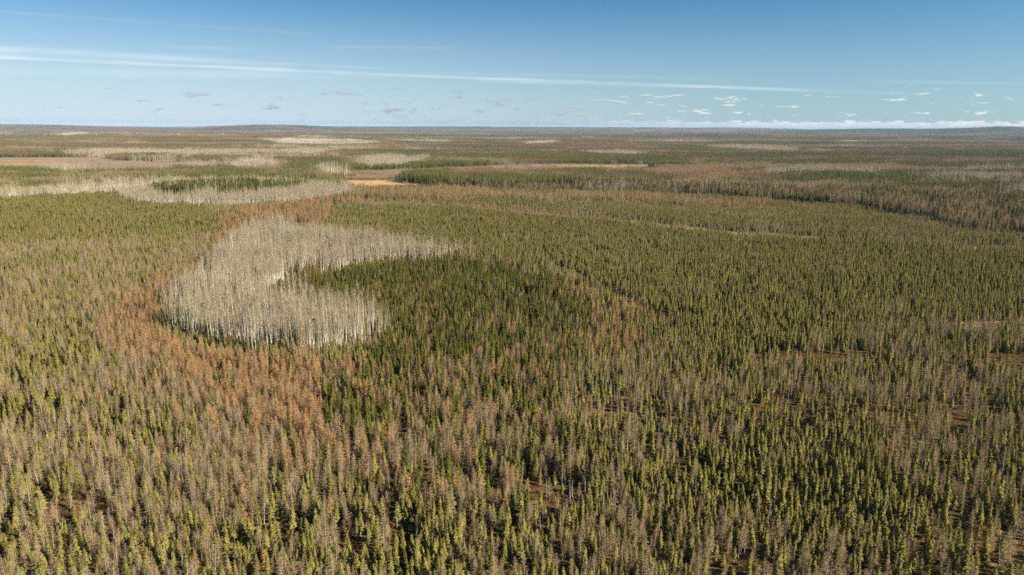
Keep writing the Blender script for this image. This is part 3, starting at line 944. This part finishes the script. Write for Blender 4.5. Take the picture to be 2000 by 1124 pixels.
def draw(x, y, S, r, rand, scale, amp):
    """kind of each plant: its shares at that spot, grouped by a slow noise so that like stands with like"""
    with np.errstate(divide='ignore'):
        L = np.log(S)
    for i in range(7):
        L[:, i] += amp * (fbm(x * .34, y, scale, 3, 40 + i) - .5)
    L += rand * -np.log(-np.log(r.uniform(1e-9, 1 - 1e-9, L.shape)))
    return L.argmax(1)


def scatter():
    # single trees
    x, y, r = grid(1.85, 92.0, R1, 31)
    dens, size, S, op = survey(x, y, r)
    keep = r.rand(len(x)) < dens * 1.85 ** 2
    x, y, size, S, op = x[keep], y[keep], size[keep], S[keep], op[keep]
    kind = draw(x, y, S, r, .95, 28, 1.5)
    add_rows(x, y, size, kind, r, 'tree')
    for cell, a, b, seed, what in ((13.5, R1, R2, 32, 'clump'), (62.0, R2, R3, 33, 'patch'), (205.0, R3, R4, 34, 'wide')):
        x, y, r = grid(cell, a, b, seed)
        dens, size, S, op = survey(x, y, r)
        keep = r.rand(len(x)) < np.where(op, .03, np.clip(dens / .10, 0, 1) * np.where(dens < .06, .6, 1.0))
        x, y, size, S = x[keep], y[keep], size[keep], S[keep]
        S[:, 5] = 0
        kind = draw(x, y, S, r, .40, {'clump': 75, 'patch': 240, 'wide': 900}[what], 8.5)
        add_rows(x, y, size, kind, r, what)


def add_rows(x, y, size, kind, r, what):
    z = terrain(x, y)
    for i, nm in enumerate(NAMES):
        k = kind == i
        n = int(k.sum())
        if not n:
            continue
        nv = KINDS[nm][0]
        if what == 'tree':
            idx = r.randint(0, nv, n)
            sc_ = size[k] * r.normal(1.0, .20, n).clip(.5, 1.5)
            lean = r.normal(0, .035, (n, 2))
        else:
            off, cnt = {'clump': (nv, 4), 'patch': (nv + 4, 3), 'wide': (nv + 7, 2)}[what]
            idx = off + r.randint(0, cnt, n)
            sc_ = size[k] * r.uniform(.85, 1.15, n) * (1.0 if what == 'clump' else 1.05)
            lean = np.zeros((n, 2))
        plants[nm].append(np.column_stack([x[k], y[k], z[k], r.uniform(0, 6.283, n), lean, sc_, r.uniform(1.0, 1.36, n) if what == 'tree' and nm != 'aspen' else r.uniform(.9, 1.15, n), idx]))


def scatter_shrubs():
    x, y, r = grid(2.6, 92.0, 620.0, 55)
    dens, size, S, op = survey(x, y, r)
    asp = S[:, 4] > .5
    p = np.where(op, .92, .3)
    p = np.where(asp, .05, p)
    keep = r.rand(len(x)) < p
    x, y = x[keep], y[keep]
    n = len(x)
    plants['shrub'].append(np.column_stack([x, y, np.zeros(n), r.uniform(0, 6.28, n), np.zeros((n, 2)), r.uniform(.35, 1.0, n) ** 1.4 * 1.1, np.ones(n), r.randint(0, 3, n)]))


scatter()
scatter_shrubs()
for k in plants:
    plants[k] = np.vstack(plants[k])


def project(P):
    R = np.array(CAM_ROT)
    q = (P - np.array([0, 0, CAM_H])) @ R
    return W / 2 + FOCAL * q[:, 0] / -q[:, 2], H / 2 - FOCAL * q[:, 1] / -q[:, 2], -q[:, 2]


# ------------------------------------------------------------------ the mass of the woods
def forest(name, rows, coll, label):
    me = bpy.data.meshes.new(name)
    n = len(rows)
    me.vertices.add(n)
    me.vertices.foreach_set('co', rows[:, :3].astype(np.float32).ravel())

    def attr(nm, typ, data, field):
        a = me.attributes.new(nm, typ, 'POINT')
        a.data.foreach_set(field, np.ascontiguousarray(data).ravel())
    attr('turn', 'FLOAT_VECTOR', np.column_stack([rows[:, 4], rows[:, 5], rows[:, 3]]).astype(np.float32), 'vector')
    s = rows[:, 6:7]
    attr('grow', 'FLOAT_VECTOR', np.column_stack([s * rows[:, 7:8], s * rows[:, 7:8], s]).astype(np.float32), 'vector')
    attr('shape', 'INT', rows[:, 8].astype(np.int32), 'value')
    o = bpy.data.objects.new(name, me)
    COL.objects.link(o)
    g = bpy.data.node_groups.new(name + '_planting', 'GeometryNodeTree')
    g.interface.new_socket('Geometry', in_out='INPUT', socket_type='NodeSocketGeometry')
    g.interface.new_socket('Geometry', in_out='OUTPUT', socket_type='NodeSocketGeometry')
    nd = g.nodes
    i, ou = nd.new('NodeGroupInput'), nd.new('NodeGroupOutput')
    ci = nd.new('GeometryNodeCollectionInfo')
    ci.inputs['Collection'].default_value = coll
    ci.inputs['Separate Children'].default_value = True
    ci.inputs['Reset Children'].default_value = True
    ip = nd.new('GeometryNodeInstanceOnPoints')
    ip.inputs['Pick Instance'].default_value = True

    def named(nm, typ):
        a = nd.new('GeometryNodeInputNamedAttribute')
        a.data_type = typ
        a.inputs['Name'].default_value = nm
        return a.outputs['Attribute']
    g.links.new(i.outputs[0], ip.inputs['Points'])
    g.links.new(ci.outputs[0], ip.inputs['Instance'])
    g.links.new(named('shape', 'INT'), ip.inputs['Instance Index'])
    g.links.new(named('turn', 'FLOAT_VECTOR'), ip.inputs['Rotation'])
    g.links.new(named('grow', 'FLOAT_VECTOR'), ip.inputs['Scale'])
    g.links.new(ip.outputs[0], ou.inputs[0])
    md = o.modifiers.new('planting', 'NODES')
    md.node_group = g
    o['kind'] = 'stuff'
    o['label'] = label
    o['category'] = 'forest'
    return o


# ------------------------------------------------------------------ single trees as things
LOOK = {
    'spruce': ['slender olive black spruce with a pointed crown', 'club-topped olive black spruce on a bare lower trunk', 'tall olive black spruce with a full tapering crown', 'small bushy black spruce green nearly to the ground', 'very narrow black spruce with long bare trunk', 'short stout olive black spruce', 'tall olive black spruce with a swollen top'],
    'fir': ['dark green cone-shaped spruce with boughs to the ground', 'tall dark green spruce with a broad base', 'stocky dark green spruce with dense boughs', 'narrow dark green spruce with a spire top'],
    'tam': ['leafless tan tamarack with level fine branches', 'tall thin leafless tamarack with a narrow crown', 'squat leafless tamarack with wide twiggy branches', 'big leafless tamarack with a wide pyramid of twigs', 'small sparse leafless tamarack'],
    'gold': ['orange-gold tamarack with a feathery cone crown', 'narrow orange-gold tamarack', 'tall full orange-gold tamarack', 'small orange-gold tamarack'],
    'aspen': ['pale leafless aspen with a fine rounded crown', 'tall pale leafless aspen with a high crown', 'pale leafless aspen with a wide low crown', 'slim pale aspen pole with a tuft of twigs'],
    'hard': ['leafless brown-grey hardwood with a rounded twiggy crown', 'low leafless brown-grey hardwood with spreading twigs', 'upright leafless brown-grey hardwood'],
    'snag': ['weathered grey dead snag with many short branches', 'bare grey dead pole with few stubs', 'tall grey dead snag bristling with branches', 'short grey dead snag'],
    'shrub': ['upright autumn-brown bog shrub', 'low spreading autumn-brown bog shrub', 'tall narrow autumn-brown bog shrub']}
CATEGORY = {'spruce': 'spruce', 'fir': 'spruce', 'tam': 'tamarack', 'gold': 'tamarack', 'aspen': 'aspen', 'hard': 'hardwood', 'snag': 'dead tree', 'shrub': 'shrub'}
GROUP = {'spruce': 'black spruces of the bog', 'fir': 'dark green spruces', 'tam': 'leafless tamaracks', 'gold': 'golden tamaracks', 'aspen': 'aspens of the pale stand', 'hard': 'leafless brown hardwoods', 'snag': 'dead snags in the bog', 'shrub': 'autumn-brown bog shrubs'}
LIMIT = {'spruce': 300, 'fir': 300, 'tam': 300, 'gold': 300, 'aspen': 300, 'hard': 120, 'snag': 150, 'shrub': 150}
HEIGHT = {'spruce': 7.5, 'fir': 10, 'tam': 9.2, 'gold': 9, 'aspen': 14.5, 'hard': 9, 'snag': 8, 'shrub': 1.3}
opening_polys = [P for z, P in zip(ZONES, ZP) if z[0] == 'opening']
aspen_poly = [P for z, P in zip(ZONES, ZP) if z[0] == 'aspen_stand'][0]


def edge_dist(P, x, y, line=False):
    best = np.full(len(x), 1e9)
    for i in range(len(P)):
        a, b = P[i - 1], P[i]
        ab = b - a
        t = np.clip(((x - a[0]) * ab[0] + (y - a[1]) * ab[1]) / (ab @ ab + 1e-9), 0, 1)
        best = np.minimum(best, np.hypot(x - a[0] - ab[0] * t, y - a[1] - ab[1] * t))
    if not line:
        best[inside(P, x, y)] = 0
    return best


def pick_things():
    near = {}
    allp = []
    for k, rows in plants.items():
        m = rows[:, 8] < KINDS[k][0]
        near[k] = m
        if k != 'shrub':
            q = rows[m & (rows[:, 1] < 700)]
            allp.append(np.column_stack([q[:, 0], q[:, 1], np.full(len(q), NAMES.index(k))]))
    allp = np.vstack(allp)
    for k in list(plants):
        rows = plants[k]
        top = rows[:, :3].copy()
        top[:, 2] += HEIGHT[k] * rows[:, 6] * 0.8
        u, v, depth = project(top)
        ub, vb, _ = project(rows[:, :3])
        ok = near[k] & (u > 6) & (u < W - 6) & (v > 255) & (v < H - 12) & (depth > 0)
        key = np.where(ok, depth / rows[:, 6], 1e9)
        if k == 'aspen':   # the front rows of the stand show their whole length
            key = np.where(inside(aspen_poly, rows[:, 0], rows[:, 1] + 8), key, 1e8)
        sel = np.argsort(key)[:LIMIT[k]]
        sel = sel[key[sel] < 1e8]
        mask = np.zeros(len(rows), bool)
        mask[sel] = True
        T = rows[mask]
        plants[k] = rows[~mask]
        x, y = T[:, 0], T[:, 1]
        od = np.min([edge_dist(P, x, y) for P in opening_polys], 0)
        ad = edge_dist(aspen_poly, x, y)
        med = np.median(T[:, 6])
        rim = edge_dist(np.vstack([aspen_poly]), x, y, True)
        for j, row in enumerate(T):
            near_d = np.hypot(allp[:, 0] - row[0], allp[:, 1] - row[1])
            kk = allp[(near_d < 9) & (near_d > .01), 2].astype(int)
            cnt = np.bincount(kk, minlength=7)
            if k == 'aspen':
                other = [NAMES[q] for q in np.argsort(-cnt) if cnt[q] and NAMES[q] != 'aspen']
                beside = {'gold': ' beside golden tamaracks', 'fir': ' beside dark spruces', 'tam': ' beside leafless tamaracks', 'spruce': ' beside olive spruces'}.get(other[0], '') if other else ''
                where = 'on the stand rim' + beside if rim[j] < 7 else ('inside the stand' + beside if beside else 'inside the stand %s' % ('where poles crowd' if cnt[4] > 24 else 'where poles thin out' if cnt[4] < 14 else 'among even poles'))
            elif od[j] < 2.5:
                where = 'in an open rust-brown bog gap'
            elif ad[j] < 14:
                where = 'beside the pale aspen stand'
            elif cnt.sum() < 3:
                where = 'standing nearly alone'
            else:
                q = int(cnt.argmax())
                same = NAMES[q] == k
                nn = int(allp[np.where(near_d > .01, near_d, 1e9).argmin(), 2])
                nd = float(np.where(near_d > .01, near_d, 1e9).min())
                nearest = ('an olive spruce', 'a dark spruce', 'a leafless tamarack', 'a golden tamarack', 'a pale aspen', 'a dead snag', 'a brown hardwood')[nn]
                where = (('crowded ' if nd < .9 else 'well spaced ' if nd > 1.7 else '') + 'among its own kind' if same and cnt[q] > .7 * cnt.sum() else
                         'in mixed wood beside ' + nearest if cnt[q] < .5 * cnt.sum() else
                         'among %s' % ('olive spruces', 'dark spruces', 'leafless tamaracks', 'golden tamaracks', 'pale aspens', 'dead snags', 'brown hardwoods')[q])
            size = ''
            if row[6] > med * 1.18:
                size = 'overgrown ' if k == 'shrub' else 'outsized '
            elif row[6] < med * .84:
                size = 'undersized '
            text = size + LOOK[k][int(row[8])] + ' ' + where
            plant(k, row, text if len(text.split()) <= 16 else LOOK[k][int(row[8])] + ' ' + where)


def plant(k, row, label):
    nm = PLAIN[k]
    o = bpy.data.objects.new(nm, None)
    o.empty_display_size = 0.5
    COL.objects.link(o)
    o.location = row[:3]
    o.rotation_euler = (row[4], row[5], row[3])
    s = row[6]
    o.scale = (s * row[7], s * row[7], s)
    o['label'] = label
    o['category'] = CATEGORY[k]
    o['group'] = GROUP[k]
    tr, cr, low = PARTS[k, int(row[8])]
    for part, me in (('stems' if k == 'shrub' else 'trunk', tr), ('branches' if k == 'snag' else 'crown', cr), ('dead_branches', low)):
        if me is None:
            continue
        p = bpy.data.objects.new(part, me)
        COL.objects.link(p)
        p.parent = o
        if part in ('branches', 'dead_branches', 'stems'):
            p['kind'] = 'stuff'
    return o


pick_things()
forest('black_spruce_forest', plants['spruce'], PROTO['spruce'], 'mass of olive black spruce covering the bog plain')
forest('white_spruce_forest', plants['fir'], PROTO['fir'], 'dark green spruce woods between the paler stands')
forest('bare_tamarack_forest', plants['tam'], PROTO['tam'], 'tan leafless tamarack woods across the plain')
forest('golden_tamarack_forest', plants['gold'], PROTO['gold'], 'orange-gold tamarack belts around the aspen stands')
forest('aspen_forest', plants['aspen'], PROTO['aspen'], 'pale leafless aspen woods in rounded stands')
forest('bare_hardwood_forest', plants['hard'], PROTO['hard'], 'brown-grey leafless hardwood country stretching to the horizon')
forest('dead_snag_forest', plants['snag'], PROTO['snag'], 'grey dead snags scattered through the spruce bog')
forest('bog_undergrowth', plants['shrub'], PROTO['shrub'], 'rust-brown low shrubs carpeting the bog between the trees')


# ------------------------------------------------------------------ cabin, fallen logs, power line
def box_mesh(name, x0, x1, y0, y1, z0, z1, mat):
    V = [(x, y, z) for z in (z0, z1) for x, y in ((x0, y0), (x1, y0), (x1, y1), (x0, y1))]
    F = [(3, 2, 1, 0), (4, 5, 6, 7), (0, 1, 5, 4), (1, 2, 6, 5), (2, 3, 7, 6), (3, 0, 4, 7)]
    return mesh_from(name, V, F, [mat])


def part(name, me, parent):
    o = bpy.data.objects.new(name, me)
    COL.objects.link(o)
    o.parent = parent
    return o


def thing(name, label, cat, loc, rz=0.0, group=None):
    o = bpy.data.objects.new(name, None)
    COL.objects.link(o)
    o.location = loc
    o.rotation_euler = (0, 0, rz)
    o['label'] = label
    o['category'] = cat
    if group:
        o['group'] = group
    return o


def build_cabin():
    wall = bark_mat('blue_grey_boards', (0.035, 0.045, 0.06), (0.06, 0.075, 0.095), 3.0)
    roof = bark_mat('brown_roofing', (0.045, 0.03, 0.024), (0.085, 0.055, 0.042), 2.0)
    pale = bark_mat('pale_blue_paint', (0.32, 0.42, 0.5), (0.4, 0.5, 0.58), 2.0)
    glass = bark_mat('dark_pane', (0.02, 0.025, 0.03), (0.03, 0.035, 0.045), 1.0)
    x, y = at(1011, 580)
    c = thing('hunting_cabin', 'small dark blue-grey cabin in the clearing of the dark spruce wood', 'cabin', (x, y, 0), math.radians(-38))
    part('wall', box_mesh('wall', -2.3, 2.3, -1.7, 1.7, -0.1, 2.3, wall), c)
    V = [(-2.6, -2.1, 2.25), (2.6, -2.1, 2.25), (2.6, 2.1, 2.25), (-2.6, 2.1, 2.25), (-2.6, 0, 3.5), (2.6, 0, 3.5)]
    part('roof', mesh_from('roof', V, [(0, 1, 5, 4), (2, 3, 4, 5), (0, 4, 3), (1, 2, 5), (3, 2, 1, 0)], [roof]), c)
    d = part('door', box_mesh('door', 0.5, 1.5, -1.76, -1.70, 0.0, 2.05, pale), c)
    part('handle', box_mesh('handle', 0.58, 0.66, -1.82, -1.76, 0.95, 1.1, glass), d)
    w = part('window', box_mesh('window', -1.5, -0.4, -1.75, -1.70, 0.95, 1.75, pale), c)
    part('pane', box_mesh('pane', -1.4, -0.5, -1.77, -1.75, 1.05, 1.65, glass), w)


def build_logs():
    rng = random.Random(5)
    k = 0
    for P in opening_polys[5:17]:
        for _ in range(2):
            u = [rng.random() for _ in P]
            t = sum(u)
            x = sum(a * p[0] for a, p in zip(u, P)) / t
            y = sum(a * p[1] for a, p in zip(u, P)) / t
            L, r = rng.uniform(2.8, 5.2), rng.uniform(0.06, 0.11)
            lg = TriSoup()
            lg.stem([(0, 0, -L / 2), (0.06, 0.03, 0), (0, 0, L / 2)], [r, r * .85, r * .45], 6)
            br = TriSoup()
            for _ in range(9):
                z = rng.uniform(-.3, .48) * L
                a = rng.uniform(0, 6.28)
                q = rng.uniform(.3, .8)
                br.sliver((0, 0, z), (q * math.cos(a), q * math.sin(a), z + .2), .06, rng)
            look = ('long' if L > 4.4 else 'short' if L < 3.5 else 'bare') + (' thick' if r > .085 else ' thin')
            o = thing('fallen_log', look + ' grey fallen log lying in an open bog gap', 'log', (x, y, r + .05), rng.uniform(0, 6.28), 'fallen logs in the bog gaps')
            o.rotation_euler = (math.pi / 2 - rng.uniform(0, .06), 0, rng.uniform(0, 6.28))
            part('trunk', mesh_from('log', lg.V, lg.F, [M['snag_bark']]), o)
            p = part('broken_branches', mesh_from('log_branches', br.V, br.F, [M['snag']]), o)
            p['kind'] = 'stuff'
            k += 1


def build_towers():
    steel = bark_mat('galvanised_steel', (0.5, 0.5, 0.5), (0.62, 0.62, 0.62), 0.3)
    def bar(t, p, q, r):
        p, q = Vector(p), Vector(q)
        d = (q - p).normalized()
        u = d.cross(Vector((0.3, 0.9, 0.2))).normalized() * r
        v = d.cross(u)
        n = len(t.V)
        for c in (p, q):
            t.V += [tuple(c + u), tuple(c + v), tuple(c - u), tuple(c - v)]
        for i in range(4):
            j = (i + 1) % 4
            t.F.append((n + i, n + j, n + 4 + j, n + 4 + i))
    legs = []
    for sx, sy in ((-1, -1), (1, -1), (1, 1), (-1, 1)):
        t = TriSoup()
        bar(t, (sx * 3.6, sy * 3.6, -1), (sx * .9, sy * .9, 22), .34)
        bar(t, (sx * .9, sy * .9, 22), (sx * .3, sy * .3, 34), .26)
        legs.append(mesh_from('tower_leg', t.V, t.F, [steel]))
    t = TriSoup()
    for z in (4, 10, 16, 22):
        w = 3.6 - 2.7 * z / 22
        w2 = 3.6 - 2.7 * min(22, z + 6) / 22
        for a in range(4):
            c0 = [(-1, -1), (1, -1), (1, 1), (-1, 1)][a]
            c1 = [(-1, -1), (1, -1), (1, 1), (-1, 1)][(a + 1) % 4]
            bar(t, (c0[0] * w, c0[1] * w, z), (c1[0] * w2, c1[1] * w2, min(22, z + 6) + .01), .16)
            bar(t, (c0[0] * w, c0[1] * w, z), (c1[0] * w, c1[1] * w, z), .16)
    brace = mesh_from('tower_bracing', t.V, t.F, [steel])
    arms = []
    for z, L in ((22, 7.5), (26.5, 9), (31, 6.5)):
        t = TriSoup()
        bar(t, (-L, 0, z), (L, 0, z), .26)
        bar(t, (-L, 0, z), (0, 0, z + 1.8), .16)
        bar(t, (L, 0, z), (0, 0, z + 1.8), .16)
        arms.append(mesh_from('cross_arm', t.V, t.F, [steel]))
    for px, py, h in ((88, 269, 'west of the bog meadow'), (189, 269.5, 'west of the bog meadow'), (268, 269, 'west of the bog meadow'), (349, 269.5, 'west of the bog meadow'), (437, 269, 'west of the bog meadow'),
                      (1332, 270, 'beyond the long pale aspen patch'), (1405, 269.5, 'beyond the long pale aspen patch'), (1438, 268.5, 'beyond the long pale aspen patch'), (1472, 268, 'beyond the long pale aspen patch')):
        x, y = at(px, py)
        h = 'beyond the brown bog meadow' if px < 600 else h
        o = thing('transmission_tower', 'tall pale steel lattice power tower rising over far woods ' + h, 'power tower', (x, y, float(terrain([x], [y])[0])), math.atan2(y, x), 'power line towers')
        for me in legs:
            part('leg', me, o)
        p = part('bracing', brace, o)
        p['kind'] = 'stuff'
        for me in arms:
            part('cross_arm', me, o)


build_cabin()
build_logs()
build_towers()


# ------------------------------------------------------------------ haze
def build_haze():
    V = [(x, y, z) for z in (-45.0, 185.0) for x, y in ((-47000, -47000), (47000, -47000), (47000, 47000), (-47000, 47000))]
    F = [(3, 2, 1, 0), (4, 5, 6, 7), (0, 1, 5, 4), (1, 2, 6, 5), (2, 3, 7, 6), (3, 0, 4, 7)]
    m, t, out = new_mat('thin_air')
    pv = t.add('ShaderNodeVolumePrincipled')
    pv.inputs['Color'].default_value = (0.45, 0.68, 1.0, 1)
    pv.inputs['Density'].default_value = HAZE
    t.l.new(pv.outputs[0], out.inputs['Volume'])
    o = bpy.data.objects.new('haze', mesh_from('haze', V, F, [m]))
    COL.objects.link(o)
    o['kind'] = 'stuff'


HAZE = 1.9e-5
build_haze()
